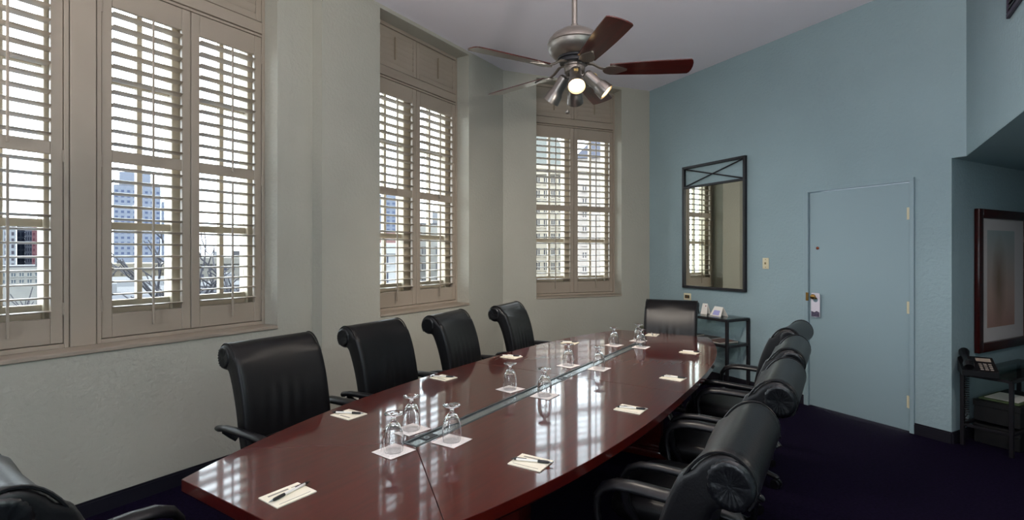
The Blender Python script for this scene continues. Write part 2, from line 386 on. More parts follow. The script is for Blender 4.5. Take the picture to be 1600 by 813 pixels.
# hanger on the knob
hg = thing('door_hanger', 'white printed hanger card on the brass knob of the aqua door', 'door hanger', ME @ Matrix.Translation((.120, -.030, .868)))
def ringplate(w, h, cx, cz, rad, y0, y1, n=24):
    out = []; inn = []
    for k in range(n):
        t = 2 * math.pi * k / n; dx, dz = math.cos(t), math.sin(t)
        inn.append((cx + rad * dx, cz + rad * dz))
        s = min((w / 2) / abs(dx) if abs(dx) > 1e-6 else 9, ((h - cz) if dz > 0 else cz) / abs(dz) if abs(dz) > 1e-6 else 9)
        out.append((cx + dx * s, cz + dz * s))
    mb = MB()
    vs = [(x, y, z) for y in (y0, y1) for x, z in out] + [(x, y, z) for y in (y0, y1) for x, z in inn]
    fs = []
    for k in range(n):
        l = (k + 1) % n
        fs += [(k, l, 2 * n + l, 2 * n + k), (n + k, 3 * n + k, 3 * n + l, n + l), (k, n + k, n + l, l), (2 * n + k, 2 * n + l, 3 * n + l, 3 * n + k)]
    return mb.add(vs, fs)
part('card', ringplate(.085, .232, 0, .168, .024, 0, .002), mat('hanger_card', 'd9d3de', .6), hg, None)
part('printed_photo', MB().prism([(-.040, .006), (.038, .006), (.038, .050), (.012, .062), (-.010, .048), (-.040, .058)], 0, .0008, Matrix.Rotation(R(90), 4, 'X')), mat('hanger_print', '4a4257', .6, var=(60, .6, 3)), hg, None)

# ------------------------------------------------------------------ mirror, switch, outlets on the end wall
mr = thing('wall_mirror', 'tall black-framed mirror with a crossed bar panel on the aqua wall', 'mirror', ME @ Matrix.Translation((-1.552, 0, 1.056)))
w, h = .905, 1.497; fw = .030; bz = 1.225
for args in ((0, fw, -.045, -.005, 0, h), (w - fw, w, -.045, -.005, 0, h), (0, w, -.045, -.005, 0, fw), (0, w, -.045, -.005, h - fw, h), (fw, w - fw, -.043, -.008, bz, bz + .026)):
    part('frame_bar', MB().bbox(*args, .003, 1), m_black, mr)
part('mirror_glass', MB().box(fw, w - fw, -.022, -.014, fw, bz), m_mirror, mr, None)
part('mirror_backing', MB().box(fw, w - fw, -.013, -.004, fw, bz), m_black, mr, None)
for za, zb in ((bz + .026, h - fw), (h - fw, bz + .026)):
    part('cross_bar', MB().cyl((fw, -.024, za), (w - fw, -.026, zb), .008, n=8), m_black, mr)
sw = thing('light_switch', 'ivory light switch plate between the mirror and the door', 'light switch', ME @ Matrix.Translation((-.425, 0, 1.375)))
part('plate', MB().bbox(-.036, .036, -.007, 0, -.058, .058, .004, 2), m_ivory, sw)
part('toggle', MB().bbox(-.006, .006, -.020, -.005, -.010, .012, .002, 1), mat('switch_toggle', '8a7c58', .4), sw)
for sx in (-.04, .04): part('screw', MB().cyl((0, -.006, sx), (0, -.009, sx), .004, n=8), m_brass, sw)
ot = thing('wall_outlet', 'ivory outlet plate with a dark socket below the mirror', 'outlet', ME @ Matrix.Translation((-1.50, 0, .945)))
part('plate', MB().bbox(-.058, .058, -.007, 0, -.042, .042, .004, 2), m_ivory, ot)
part('socket_face', MB().bbox(-.036, .036, -.010, -.006, -.020, .020, .004, 1), mat('dark_socket', '3a3226', .5), ot)
part('screw', MB().cyl((0, -.009, 0), (0, -.013, 0), .012, n=12), m_brass, ot)
o2 = thing('wall_outlet', 'dull green outlet plate low in the corner behind the end chair', 'outlet', M3 @ Matrix.Translation((1.99, 0, .44)))
part('plate', MB().bbox(-.04, .04, -.007, 0, -.058, .058, .004, 1), mat('green_plate', '6f705a', .5), o2)
for sz in (-.02, .02): part('socket_face', MB().bbox(-.016, .016, -.010, -.006, sz - .014, sz + .014, .004, 1), mat('green_socket', '4e4f42', .5), o2)

# return-air grille high on the right wall
vg = thing('air_grille', 'dark return-air grille high on the right wall at the corner of the picture', 'air vent', MR @ Matrix.Translation((1.20, 0, 2.80)))
for args in ((0, .7, 0, .03), (0, .7, .47, .5), (0, .03, .03, .47), (.67, .7, .03, .47)): part('frame_bar', MB().bbox(args[0], args[1], -.016, 0, args[2], args[3], .003, 1), mat('grille_plum', '2a1c30', .5), vg)
part('backing', MB().box(.03, .67, -.003, 0, .03, .47), m_black, vg, None)
for k in range(14): part('slat', MB().box(.03, .67, -.014, -.004, .04 + k * .031, .052 + k * .031), m_black, vg, None)

# ------------------------------------------------------------------ alcove: framed print, side table, telephone
pf = thing('framed_print', 'tall print under glass in a dark cherry frame in the alcove', 'picture', MP @ Matrix.Translation((.365, 0, .672)))
w, h, fw = .985, 1.17, .075
for args in ((0, fw, 0, h), (w - fw, w, 0, h), (fw, w - fw, 0, fw), (fw, w - fw, h - fw, h)):
    part('frame_rail', MB().bbox(args[0], args[1], -.038, -.002, args[2], args[3], .006, 2), m_frame, pf)
part('mat_board', MB().box(fw, w - fw, -.014, -.008, fw, h - fw), mat('mat_board', 'efe2e0', .8), pf, None)
m_art = bpy.data.materials.new('art_print'); m_art.use_nodes = True
def build_art(m):
    nt = m.node_tree; b = nt.nodes['Principled BSDF']; b.inputs['Roughness'].default_value = .8
    tc = nt.nodes.new('ShaderNodeTexCoord'); sp = nt.nodes.new('ShaderNodeSeparateXYZ'); nt.links.new(tc.outputs['Generated'], sp.inputs[0])
    r = nt.nodes.new('ShaderNodeValToRGB'); e = r.color_ramp.elements; e[0].color = (*lin('c79484'), 1); e[1].color = (*lin('bcc6c6'), 1)
    k = e.new(.35); k.color = (*lin('dcb6a8'), 1); nt.links.new(sp.outputs['Z'], r.inputs[0])
    # a soft ochre figure in the middle
    mp = nt.nodes.new('ShaderNodeMapping'); mp.inputs['Location'].default_value = (-1.6, 0, -1.05); mp.inputs['Scale'].default_value = (3.4, 0, 1.9)
    g = nt.nodes.new('ShaderNodeTexGradient'); g.gradient_type = 'SPHERICAL'
    n = nt.nodes.new('ShaderNodeTexNoise'); n.inputs['Scale'].default_value = 5
    ad = nt.nodes.new('ShaderNodeMixRGB'); ad.blend_type = 'ADD'; ad.inputs[0].default_value = .35
    nt.links.new(tc.outputs['Generated'], mp.inputs[0]); nt.links.new(tc.outputs['Generated'], n.inputs['Vector'])
    nt.links.new(mp.outputs[0], ad.inputs[1]); nt.links.new(n.outputs['Color'], ad.inputs[2]); nt.links.new(ad.outputs[0], g.inputs[0])
    mx = nt.nodes.new('ShaderNodeMixRGB'); mx.inputs[2].default_value = (*lin('8a6a48'), 1)
    nt.links.new(g.outputs['Fac'], mx.inputs[0]); nt.links.new(r.outputs[0], mx.inputs[1]); nt.links.new(mx.outputs[0], b.inputs['Base Color'])
build_art(m_art)
part('print', MB().box(.20, .72, -.0155, -.014, .19, h - .17), m_art, pf, None)
part('glazing', MB().box(fw, w - fw, -.022, -.020, fw, h - fw), glass_pane('picture_glass', (.97, .97, .97), .08), pf, None)

tz = .56
MS = MP @ Matrix.Translation((.0, 0, 0))
st = thing('side_table', 'low black metal side table with a glass top in the alcove', 'table', MP @ Matrix.Translation((.04, -.345, 0)))
L, Dp = 1.05, .31
for lx in (0, L - .025):
    for ly in (0, Dp - .025): part('leg', MB().bbox(lx, lx + .025, ly, ly + .025, 0, tz - .012, .002, 1), m_black, st)
for args in ((0, L, 0, .025), (0, L, Dp - .025, Dp), (0, .025, 0, Dp), (L - .025, L, 0, Dp)):
    part('top_rail', MB().bbox(args[0], args[1], args[2], args[3], tz - .025, tz - .004, .002, 1), m_black, st)
part('glass_top', MB().bbox(.004, L - .004, .004, Dp - .004, tz - .004, tz + .004, .001, 1), glass_pane('smoked_glass', (.55, .60, .55), .10), st)
for ly in (.0, Dp - .02): part('stretcher', MB().bbox(.025, L - .025, ly, ly + .02, .15, .17, .002, 1), m_black, st)
part('stretcher', MB().bbox(0, .02, .025, Dp - .025, .15, .17, .002, 1), m_black, st); part('stretcher', MB().bbox(L - .02, L, .025, Dp - .025, .15, .17, .002, 1), m_black, st)
bx_m = mat('black_carton', '151517', .5)
for k, (z0, z1, c, lab) in enumerate(((.172, .335, '6f7d2a', 'upper'), (.002, .148, '8d8d8d', 'lower'))):
    b = thing('storage_box', '%s black storage box with faint lettering under the alcove side table' % lab, 'box', MS @ Matrix.Translation((.22, -.325, z0)), 'black storage boxes')
    part('carton', MB().bbox(0, .62, 0, .27, 0, z1 - z0 - .022, .004, 1), bx_m, b)
    part('lid', MB().bbox(-.006, .626, -.006, .276, z1 - z0 - .045, z1 - z0, .004, 1), bx_m, b)
    wd = MB(); xx = .10
    for q in range(8):
        ww = random.uniform(.010, .018); wd.box(xx, xx + ww * .35, -.0015, 0, .055, .055 + random.choice((.018, .026))); wd.box(xx, xx + ww, -.0015, 0, .055, .060); xx += ww + .006
    part('lettering', wd, mat('box_lettering_' + lab, c, .7), b, None)
fl = thing('paper_stack', 'pale green folder and papers lying on the upper black storage box', 'papers', MS @ Matrix.Translation((.26, -.31, .336)))
part('folder', MB().bbox(0, .34, 0, .24, 0, .012, .002, 1), mat('green_folder', '4f5f3e', .7), fl)
part('sheet', MB().box(.04, .32, .02, .22, .0125, .015), m_white, fl, None)
# unseen downlight added to brighten the alcove wall and print
dl = thing('added_downlight', 'small round downlight added out of view to brighten the alcove', 'added ceiling light', Matrix.Translation(PR0 - AX * 1.75 + RX * .62 + Vector((0, 0, 2.2195))))
part('trim_ring', MB().lathe([(.055, 0), (.075, 0), (.075, -.008), (.055, -.010)], 24, cap=False), m_steel, dl, 30)
part('lens', MB().lathe([(.0008, -.003), (.054, -.003), (.054, -.001), (.0008, -.001)], 24), mat('lens_white', 'ffffff', .5), dl, 30)
l_ = bpy.data.lights.new('downlight', 'AREA'); l_.shape = 'DISK'; l_.size = .10; l_.energy = 12; l_.color = (1, .9, .82)
lo_ = bpy.data.objects.new('downlight', l_); COL.objects.link(lo_); lo_.parent = dl; lo_.matrix_local = Matrix.Translation((0, 0, -.012))
# telephone
ph = thing('telephone', 'black desk telephone on the corner of the alcove side table', 'telephone', MS @ T(.07, -.13, tz + .005, R(-62)) @ Matrix.Scale(1.15, 4))
def wedge(x0, x1, y0, y1, zf, zb): return MB().add([(x0, y0, 0), (x1, y0, 0), (x1, y1, 0), (x0, y1, 0), (x0, y0, zf), (x1, y0, zf), (x1, y1, zb), (x0, y1, zb)], [(3, 2, 1, 0), (4, 5, 6, 7), (0, 1, 5, 4), (1, 2, 6, 5), (2, 3, 7, 6), (3, 0, 4, 7)])
body = part('body', wedge(-.09, .09, -.11, .11, .035, .095), m_plastic, ph)
hs = part('handset', MB().tube([(-.055, -.115, .058), (-.055, -.095, .075), (-.055, -.05, .083), (-.055, .03, .105), (-.055, .085, .124), (-.055, .112, .112)], [.026, .030, .020, .020, .030, .026], 12), m_plastic, ph)
for i in range(3):
    for j in range(4):
        bx_ = .005 + i * .024; by_ = -.085 + j * .026; zz = .035 + .06 * (by_ + .11) / .22
        part('key', MB().bbox(bx_, bx_ + .017, by_, by_ + .017, zz - .002, zz + .006, .002, 1), mat('phone_key', '8b8078', .5) if (i + j) == 0 else bpy.data.materials['phone_key'], ph)
part('display', MB().add([(0, .035, .0765), (.075, .035, .0765), (.075, .085, .0905), (0, .085, .0905)], [(0, 1, 2, 3)]), mat('phone_display', 'b0a090', .4), ph, None)
hel = [(.05 + .012 * math.cos(t * .9), -.05 + .012 * math.sin(t * .9), -.03 - t * .0021 + (-.02 if t > 120 else 0)) for t in range(0, 130)]
cd = put('coiled_cord', MB().tube(hel, .0032, 6).mesh('coiled_cord', m_plastic, 60), ph); cd.matrix_local = Matrix.Translation((-.10, .06, 0))

# ------------------------------------------------------------------ console table below the mirror
ct = thing('console_table', 'black metal console table with a glass top below the mirror', 'table', ME @ Matrix.Translation((-1.56, -.372, 0)))
L, Dp, cz = .955, .362, .78
for lx in (0, L - .03):
    for ly in (0, Dp - .03): part('leg', MB().bbox(lx, lx + .03, ly, ly + .03, 0, cz - .004, .003, 1), m_black, ct)
for nm, z0 in (('top_rail', cz - .028), ('shelf_rail', .478)):
    for args in ((.03, L - .03, 0, .028), (.03, L - .03, Dp - .028, Dp), (0, .028, .03, Dp - .03), (L - .028, L, .03, Dp - .03)):
        part(nm, MB().bbox(args[0], args[1], args[2], args[3], z0, z0 + .026, .002, 1), m_black, ct)
gt = glass_pane('console_glass', (.72, .80, .80), .12)
part('glass_top', MB().bbox(.003, L - .003, .003, Dp - .003, cz - .003, cz + .006, .001, 1), gt, ct)
part('glass_shelf', MB().bbox(.02, L - .02, .02, Dp - .02, .500, .507, .001, 1), gt, ct)
rnd = random.Random(3)
for k, (mx_, my_, c, lab, rz) in enumerate(((.40, .07, '3c2a26', 'brown magazine at the open end of the console shelf, front', 5), (.62, .05, '6a4a40', 'reddish magazine near the right legs of the console shelf', -6), (.14, .08, '141418', 'black folder on the console shelf behind the end chair', 3))):
    g = thing('magazine', lab, 'magazine', ME @ Matrix.Translation((-1.56 + mx_, -.372 + my_, .508)) @ Matrix.Rotation(R(rz), 4, 'Z'), 'magazines on the console shelf')
    part('pages', MB().bbox(.002, .208, .002, .268, 0, .008, .001, 1), m_white, g)
    part('cover', MB().box(0, .21, 0, .27, .008, .0095), mat('cover_%d' % k, c, .4, var=(14, .5, 3)), g, None)
cc = thing('card_stand', 'narrow white card stand on the console table, nearest the chair', 'card', ME @ T(-1.05, -.20, cz + .007, R(10)))
part('front_card', MB().add([(-.04, -.03, 0), (.04, -.03, 0), (.03, 0, .12), (-.03, 0, .12), (-.04, -.027, 0), (.04, -.027, 0), (.03, .003, .12), (-.03, .003, .12)], [(0, 1, 2, 3), (7, 6, 5, 4), (0, 4, 5, 1), (1, 5, 6, 2), (2, 6, 7, 3), (3, 7, 4, 0)]), m_white, cc, None)
part('back_card', MB().add([(-.04, .05, 0), (.04, .05, 0), (.03, .004, .12), (-.03, .004, .12), (-.04, .053, 0), (.04, .053, 0), (.03, .007, .12), (-.03, .007, .12)], [(0, 1, 2, 3), (7, 6, 5, 4), (0, 4, 5, 1), (1, 5, 6, 2), (2, 6, 7, 3), (3, 7, 4, 0)]), m_white, cc, None)
part('red_mark', MB().add([(.006, -.0095, .085), (.02, -.0095, .085), (.02, -.006, .10), (.006, -.006, .10)], [(0, 1, 2, 3)]), mat('red_ink', '9a5560', .7), cc, None)
tc_ = thing('tent_card', 'wide white tent card with a blue print on the console table', 'card', ME @ T(-.86, -.20, cz + .007, R(-8)))
part('front_leaf', MB().add([(-.085, -.05, 0), (.085, -.05, 0), (.065, 0, .10), (-.065, 0, .10), (-.085, -.047, 0), (.085, -.047, 0), (.065, .003, .10), (-.065, .003, .10)], [(0, 1, 2, 3), (7, 6, 5, 4), (0, 4, 5, 1), (1, 5, 6, 2), (2, 6, 7, 3), (3, 7, 4, 0)]), m_white, tc_, None)
part('back_leaf', MB().add([(-.085, .05, 0), (.085, .05, 0), (.065, .004, .10), (-.065, .004, .10), (-.085, .053, 0), (.085, .053, 0), (.065, .007, .10), (-.065, .007, .10)], [(0, 1, 2, 3), (7, 6, 5, 4), (0, 4, 5, 1), (1, 5, 6, 2), (2, 6, 7, 3), (3, 7, 4, 0)]), m_white, tc_, None)
part('blue_print', MB().add([(-.05, -.0458, .010), (.05, -.0458, .010), (.045, -.0208, .060), (-.045, -.0208, .060)], [(0, 1, 2, 3)]), mat('blue_ink', 'a9a6da', .7), tc_, None)

# ================================================================== conference table
A0, A1_, RC = -.64, 3.26, .015
AC, AH = (A0 + A1_) / 2, (A1_ - A0) / 2
def hw(a): return .41 + .29 * (1 - abs((a - AC) / AH) ** 2.8)
TZ0, TZ1 = .702, .740
TR = .040                         # half width of the trough
t0, t1 = -.02, 2.64
table = thing('conference_table', 'long boat-shaped mahogany conference table with a centre cable trough', 'table', MT)
def seam_hit(t, sgn):             # where the mitre seam meets the outline
    for k in range(2000):
        q = k * .001; a = t + sgn * q
        if TR + 1.25 * q >= hw(a): return a
sn, sf = seam_hit(t0, -1), seam_hit(t1, 1)
def arc(a, b, s, n=14): return [(a + (b - a) * k / n, -(RC + s * hw(a + (b - a) * k / n))) for k in range(n + 1)]
G = .0008
def top_panel(poly, name='top_panel'):
    bm = bmesh.new(); vs = [bm.verts.new((x, y, TZ1)) for x, y in poly]; f = bm.faces.new(vs)
    r = bmesh.ops.extrude_face_region(bm, geom=[f]); 
    for v in r['geom']:
        if isinstance(v, bmesh.types.BMVert): v.co.z = TZ0
    bmesh.ops.recalc_face_normals(bm, faces=bm.faces[:])
    ed = [e for e in bm.edges if abs(e.verts[0].co.z - TZ1) < 1e-5 and abs(e.verts[1].co.z - TZ1) < 1e-5]
    bmesh.ops.bevel(bm, geom=ed, offset=.0016, segments=1, affect='EDGES')
    me = bpy.data.meshes.new(name); bm.to_mesh(me); bm.free(); me.materials.append(m_mahog)
    return put(name, me, table)
def shrink(poly, g=G):
    n = len(poly); cx = sum(p[0] for p in poly) / n; cy = sum(p[1] for p in poly) / n; out = []
    for x, y in poly:
        dx, dy = cx - x, cy - y; l = math.hypot(dx, dy); out.append((x + dx / l * g, y + dy / l * g))
    return out
yc = -RC
top_panel(shrink([(t0, yc + TR)] + arc(sn, A0, -1, 8) + arc(A0, sn, 1, 8) + [(t0, yc - TR)]))
top_panel(shrink([(t1, yc - TR)] + arc(sf, A1_, 1, 8) + arc(A1_, sf, -1, 8) + [(t1, yc + TR)]))
am = (t0 + t1) / 2
for s in (-1, 1):
    top_panel(shrink([(t0, yc - s * TR), (am, yc - s * TR)] + arc(am, sn, s)))
    top_panel(shrink([(am, yc - s * TR), (t1, yc - s * TR)] + arc(sf, am, s)))
# moulded edge under the top
ring_o = arc(A0, A1_, 1, 30) + arc(A1_, A0, -1, 30)
def scaled(poly, d):
    out = []
    for x, y in poly:
        out.append((AC + (x - AC) * (1 - d / AH), yc + (y - yc) * (1 - d / .6)))
    return out
ap = MB().rings([[(x, y, z) for x, y in scaled(ring_o, dd)] for dd, z in ((.001, TZ0 - .0005), (.006, TZ0 - .010), (.022, TZ0 - .022), (.05, TZ0 - .030))], cap=True)
part('edge_moulding', ap, m_mahog, table, 40)
# trough
m_trough = mat('trough_grey', '43474a', .35, metal=.3)
part('trough_bed', MB().box(t0 + .002, t1 - .002, yc - TR + .012, yc + TR - .012, TZ0 + .01, TZ1 - .004), mat('trough_strip', '8f9698', .22, metal=.75), table, None)
for s in (-1, 1):
    part('trough_rail', MB().bbox(t0 + .002, t1 - .002, *sorted((yc + s * (TR - .001), yc + s * (TR - .013))), TZ0 + .01, TZ1 + .001, .001, 1), m_trough, table)
for a in (t0, t1 - .014): part('trough_end', MB().bbox(a + .002, a + .012, yc - TR + .012, yc + TR - .012, TZ0 + .01, TZ1 + .001, .001, 1), m_trough, table)
for a in (.06, 1.22, 2.48):
    part('cable_port', MB().bbox(a, a + .07, yc - .018, yc + .018, TZ1 - .005, TZ1 - .0015, .001, 1), m_black, table)
    part('port_grommet', MB().lathe([(.006, -.0015), (.012, -.0015), (.012, .001), (.006, .001)], 16, Matrix.Translation((a + .02, yc, TZ1 - .001)), cap=False), m_steel, table)
# pedestals
for a in (.35, 2.27):
    p = part('pedestal', MB().bbox(a - .05, a + .05, yc - .30, yc + .30, .06, TZ0 - .03, .01, 2), m_mahog, table)
    part('foot', MB().bbox(a - .09, a + .09, yc - .36, yc + .36, 0, .06, .015, 2), m_mahog, p)
part('modesty_panel', MB().box(.40, 2.22, yc - .015, yc + .015, .25, TZ0 - .03), m_mahog, table, None)

# ------------------------------------------------------------------ chairs
def catmull(P, per, closed=True):
    n = len(P); out = []
    for i in range(n):
        p0, p1, p2, p3 = [Vector((*P[(i + k) % n], 0)) for k in (-1, 0, 1, 2)]
        for j in range(per):
            t = j / per
            q = .5 * ((2 * p1) + (p2 - p0) * t + (2 * p0 - 5 * p1 + 4 * p2 - p3) * t * t + (3 * p1 - p0 - 3 * p2 + p3) * t ** 3)
            out.append((q.x, q.y))
    return out
def make_chair():
    t = thing('conference_chair', '', 'chair', Matrix.Identity(4), 'black leather conference chairs')
    prof = [(-.150, .43), (-.180, .52), (-.198, .62), (-.214, .72), (-.236, .82), (-.266, .91), (-.300, .980), (-.342, 1.022), (-.390, 1.030), (-.428, 1.002), (-.442, .957),
            (-.426, .915), (-.392, .897), (-.358, .896), (-.336, .86), (-.306, .78), (-.280, .68), (-.262, .58), (-.242, .48), (-.205, .415)]
    P = catmull(prof, 3); n = len(P)
    nr = []
    for i in range(n):
        tx, ty = P[(i + 1) % n][0] - P[i - 1][0], P[(i + 1) % n][1] - P[i - 1][1]; l = math.hypot(tx, ty); nr.append((-ty / l, tx / l))
    area = sum(P[i][0] * P[(i + 1) % n][1] - P[(i + 1) % n][0] * P[i][1] for i in range(n))
    sg = 1 if area > 0 else -1
    st = [(-.240, .024), (-.239, .014), (-.234, .006), (-.224, .001), (-.207, -.001)] + [(-.19 + .0095 * k, 0) for k in range(20)] + [(0, 0)]
    st = st + [(-x, i) for x, i in st[:-1]][::-1]
    rg = []
    for x, ins in st:
        ring = []
        for (py, pz), (ny, nz) in zip(P, nr):
            y, z = py + sg * ny * ins, pz + sg * nz * ins
            front = py > -.30 and nz * sg > -2 and pz < .97 and (-sg * ny) > .3
            if front: y -= .020 * (x / .240) ** 2 * -1 - .0; y += .012 * (1 - (x / .240) ** 2) * math.sin(min(1, max(0, (pz - .45) / .5)) * math.pi)
            wsc = 1.0 - .05 * max(0, (.60 - pz) / .2)
            if front: y += .0038 * math.sin(x * 95 + (pz - .6) * 9) * math.exp(-((pz - .70) / .085) ** 2) * math.exp(-((x - .02) / .10) ** 2)
            ring.append((x * wsc, y, z))
        rg.append(ring)
    back = part('backrest', MB().rings(rg), m_leather, t, 60)
    # gathered roll ends
    for s in (-1, 1):
        rg = []; N = 44; jit = [random.uniform(.3, 1) for _ in range(N)]
        for r_, dx in ((.060, -.006), (.055, .004), (.048, .0085), (.040, .0085), (.030, .0075), (.018, .0065), (.005, .006)):
            ring = []
            for k in range(N):
                a = 2 * math.pi * k / N; wv = (.0028 if k % 2 else -.0028) * jit[k] * min(1, r_ / .03)
                rj = r_ + (.002 * jit[k] if .02 < r_ < .055 else 0)
                ring.append((s * (.236 + dx + wv * (1 if r_ < .058 else .2)), -.385 + rj * math.cos(a) * .92, .962 + rj * math.sin(a)))
            rg.append(ring)
        part('roll_end', MB().rings(rg), m_gather, back, 180)
        side = [(s * .232, y + .004, z) for y, z in P[2:34]]
        part('side_piping', MB().tube(side, .0042, 6), m_leather, back, 60)
    zb = .585; yb = -.19
    part('lumbar_seam', MB().tube([(x, yb + .008 + .008 * (1 - (x / .23) ** 2) + .016 * (x / .23) ** 2, zb) for x in [-.22 + .44 * k / 12 for k in range(13)]], .0045, 6), m_leather, back, 60)
    # seat cushion (rounded slab with a waterfall front)
    rg = []
    for z, s_ in ((.395, .88), (.402, .96), (.425, 1.0), (.455, 1.0), (.476, .97), (.486, .90), (.490, .70), (.491, .3)):
        ring = []
        for k in range(32):
            a = 2 * math.pi * k / 32; c, sn_ = math.cos(a), math.sin(a); e = .38
            x = .255 * s_ * math.copysign(abs(c) ** e, c); y = .02 + .245 * s_ * math.copysign(abs(sn_) ** e, sn_)
            ring.append((x, y, z - (.020 * max(0, (y - .12) / .14) if y > .12 else 0)))
        rg.append(ring)
    part('seat', MB().rings(rg), m_leather, t, 60)
    part('seat_pan', MB().bbox(-.20, .20, -.18, .20, .365, .398, .012, 2), m_plastic, t)
    for s in (-1, 1):
        x = s * .292
        path = [(x - s * .012, -.335, .625), (x, -.315, .640), (x, -.26, .648), (x, -.12, .652), (x, .02, .654), (x, .09, .648), (x, .135, .628), (x, .160, .592), (x, .162, .54), (x - s * .006, .150, .47), (x - s * .04, .12, .40), (x - s * .12, .09, .376)]
        rr = [.018, .026, .030, .031, .031, .030, .028, .025, .022, .020, .019, .016]
        part('armrest', MB().tube(path, rr, 12, flat=.55, up=(0, 0, 1) if False else None), m_plastic, t, 60)
        part('arm_bracket', MB().tube([(x - s * .005, -.29, .63), (x - s * .035, -.285, .60), (s * .235, -.272, .58)], .013, 8), m_plastic, t, 60)
    part('back_bracket', MB().tube([(0, -.10, .375), (0, -.22, .375), (0, -.272, .42), (0, -.285, .55)], [.022, .022, .02, .016], 8, flat=.6), m_plastic, t, 60)
    part('gas_column', MB().lathe([(.040, .075), (.040, .10), (.028, .105), (.028, .24), (.018, .245), (.018, .37)], 16), m_black, t, 40)
    part('hub', MB().lathe([(.045, .062), (.05, .07), (.05, .10), (.04, .112)], 16), m_plastic, t, 40)
    for k in range(5):
        a = R(90 + 72 * k + 18); c, s = math.cos(a), math.sin(a)
        lg = part('leg', MB().tube([(c * .03, s * .03, .092), (c * .16, s * .16, .086), (c * .30, s * .30, .070), (c * .315, s * .315, .066)], [.026, .024, .019, .012], 8, flat=.7), m_plastic, t, 60)
        ca = MB().cyl((c * .30 - s * .006, s * .30 + c * .006, .027), (c * .30 - s * .024, s * .30 + c * .024, .027), .027, n=14)
        ca.cyl((c * .30 + s * .006, s * .30 - c * .006, .027), (c * .30 + s * .024, s * .30 - c * .024, .027), .027, n=14).cyl((c * .30, s * .30, .03), (c * .30, s * .30, .07), .008, n=8).cyl((c * .30 - s * .02, s * .30 + c * .02, .027), (c * .30 + s * .02, s * .30 - c * .02, .027), .006, n=8)
        part('caster', ca, m_plastic, lg, 40)
    return t
proto = make_chair()
def chair_at(o, a, r, face, label):
    # face: direction the sitter looks, in the table frame, degrees from the table axis towards the window wall
    ang = math.atan2(AX.y, AX.x) + R(face) - R(90)
    p = tp(a, r); o.matrix_world = Matrix.Translation(p) @ Matrix.Rotation(ang, 4, 'Z'); o['label'] = label
spots = [(.130, -.770, -90, 'black leather chair on the window side, nearest, its whole back in full view'),
         (.872, -.785, -86, 'black leather chair below the middle window, second from the near end'),
         (1.590, -.745, -80, 'black leather chair below the middle window, third from the near end'),
         (2.400, -.735, -80, 'farthest black leather chair on the window side, between the last two windows'),
         (3.140, .085, 188, 'black leather chair at the far head of the table, in front of the console table'),
         (.000, .820, 90, 'black leather chair on the carpet side, nearest, with a large rolled headrest'),
         (.790, .845, 90, 'black leather chair on the door side, second from the near end'),
         (1.500, .830, 90, 'black leather chair on the door side, third from the near end'),
         (2.270, .790, 84, 'black leather chair on the door side, farthest, in front of the aqua door'),
         (-.785, -.140, 0, 'black leather chair at the near head of the table, cut by the lower left corner')]
for k, (a, r, f, lab) in enumerate(spots):
    o = proto if k == 0 else copy_tree(proto)
    chair_at(o, a, r, f, lab)

# ------------------------------------------------------------------ notepads, pens, napkins and upturned goblets
pads = [(-.518, .0, 0, 'nearest, by the near head chair', 0), (.096, -.474, 90, 'in front of the nearest window-side chair', 0), (.859, -.565, 90, 'in front of the second window-side chair', 0),
        (1.592, -.565, 92, 'in front of the third window-side chair', 0), (2.335, -.47, 98, 'in front of the farthest window-side chair', 0), (3.11, -.03, 180, 'in front of the chair at the far head', 1),
        (2.46, .46, -96, 'in front of the farthest door-side chair', 1), (1.593, .575, -92, 'in front of the third door-side chair', 1), (.873, .575, -90, 'in front of the second door-side chair', 1), (.09, .495, -90, 'in front of the nearest door-side chair', 1)]
pm = [MB().bbox(-.064, .064, -.052, .052, 0, .004, .0006, 1).mesh('pages', m_pad), MB().box(-.045, .02, .028, .036, .004, .0044).box(.03, .055, .03, .033, .004, .0044).box(-.05, .05, -.040, -.038, .004, .0044).mesh('printed_heading', m_print)]
def pen_meshes():
    X = Matrix.Rotation(R(90), 4, 'Y')
    b = MB().lathe([(.0042, -.02), (.0046, .0), (.0046, .055), (.0040, .06)], 10, X).mesh('barrel', mat('white_pen', 'e6e3de', .3), 40)
    g = MB().lathe([(.0030, -.062), (.0050, -.055), (.0053, -.04), (.0050, -.02)], 10, X).mesh('grip', m_plastic, 40)
    t = MB().lathe([(.0008, -.075), (.0014, -.072), (.0030, -.062)], 10, X).mesh('tip', m_steel, 40)
    c = MB().lathe([(.0044, .055), (.0044, .066), (.0020, .067), (.0020, .075)], 10, X).mesh('clicker', m_plastic, 40)
    k = MB().bbox(.02, .062, -.0015, .0015, .0045, .0062, .0004, 1).mesh('clip', m_plastic, 40)
    return [('barrel', b), ('grip', g), ('tip', t), ('clicker', c), ('clip', k)]
PMS = pen_meshes()
for a, r, rz, lab, flip in pads:
    Mp = MT @ T(a, -r, TZ1 + .0003, R(rz + random.uniform(-5, 5)))
    p = thing('notepad', 'ivory notepad ' + lab, 'notepad', Mp, 'ivory notepads on the table')
    put('pages', pm[0], p); put('printed_heading', pm[1], p)
    pn = thing('pen', 'black and white ballpoint on the notepad ' + lab, 'pen', Mp @ Matrix.Translation((.006, 0, .0100)) @ Matrix.Rotation(R((200 if flip else 20) + random.uniform(-14, 14)), 4, 'Z'), 'ballpoint pens on the notepads')
    for nm, me in PMS: put(nm, me, pn)
gp = [(.0335, 0), (.0343, .0), (.0368, .020), (.0375, .040), (.0355, .062), (.0300, .083), (.0210, .100), (.0130, .108), (.0085, .113), (.0075, .118), (.0095, .126), (.020, .132), (.034, .137), (.0352, .1395), (.0335, .1405), (.012, .1390), (.0008, .1385)]
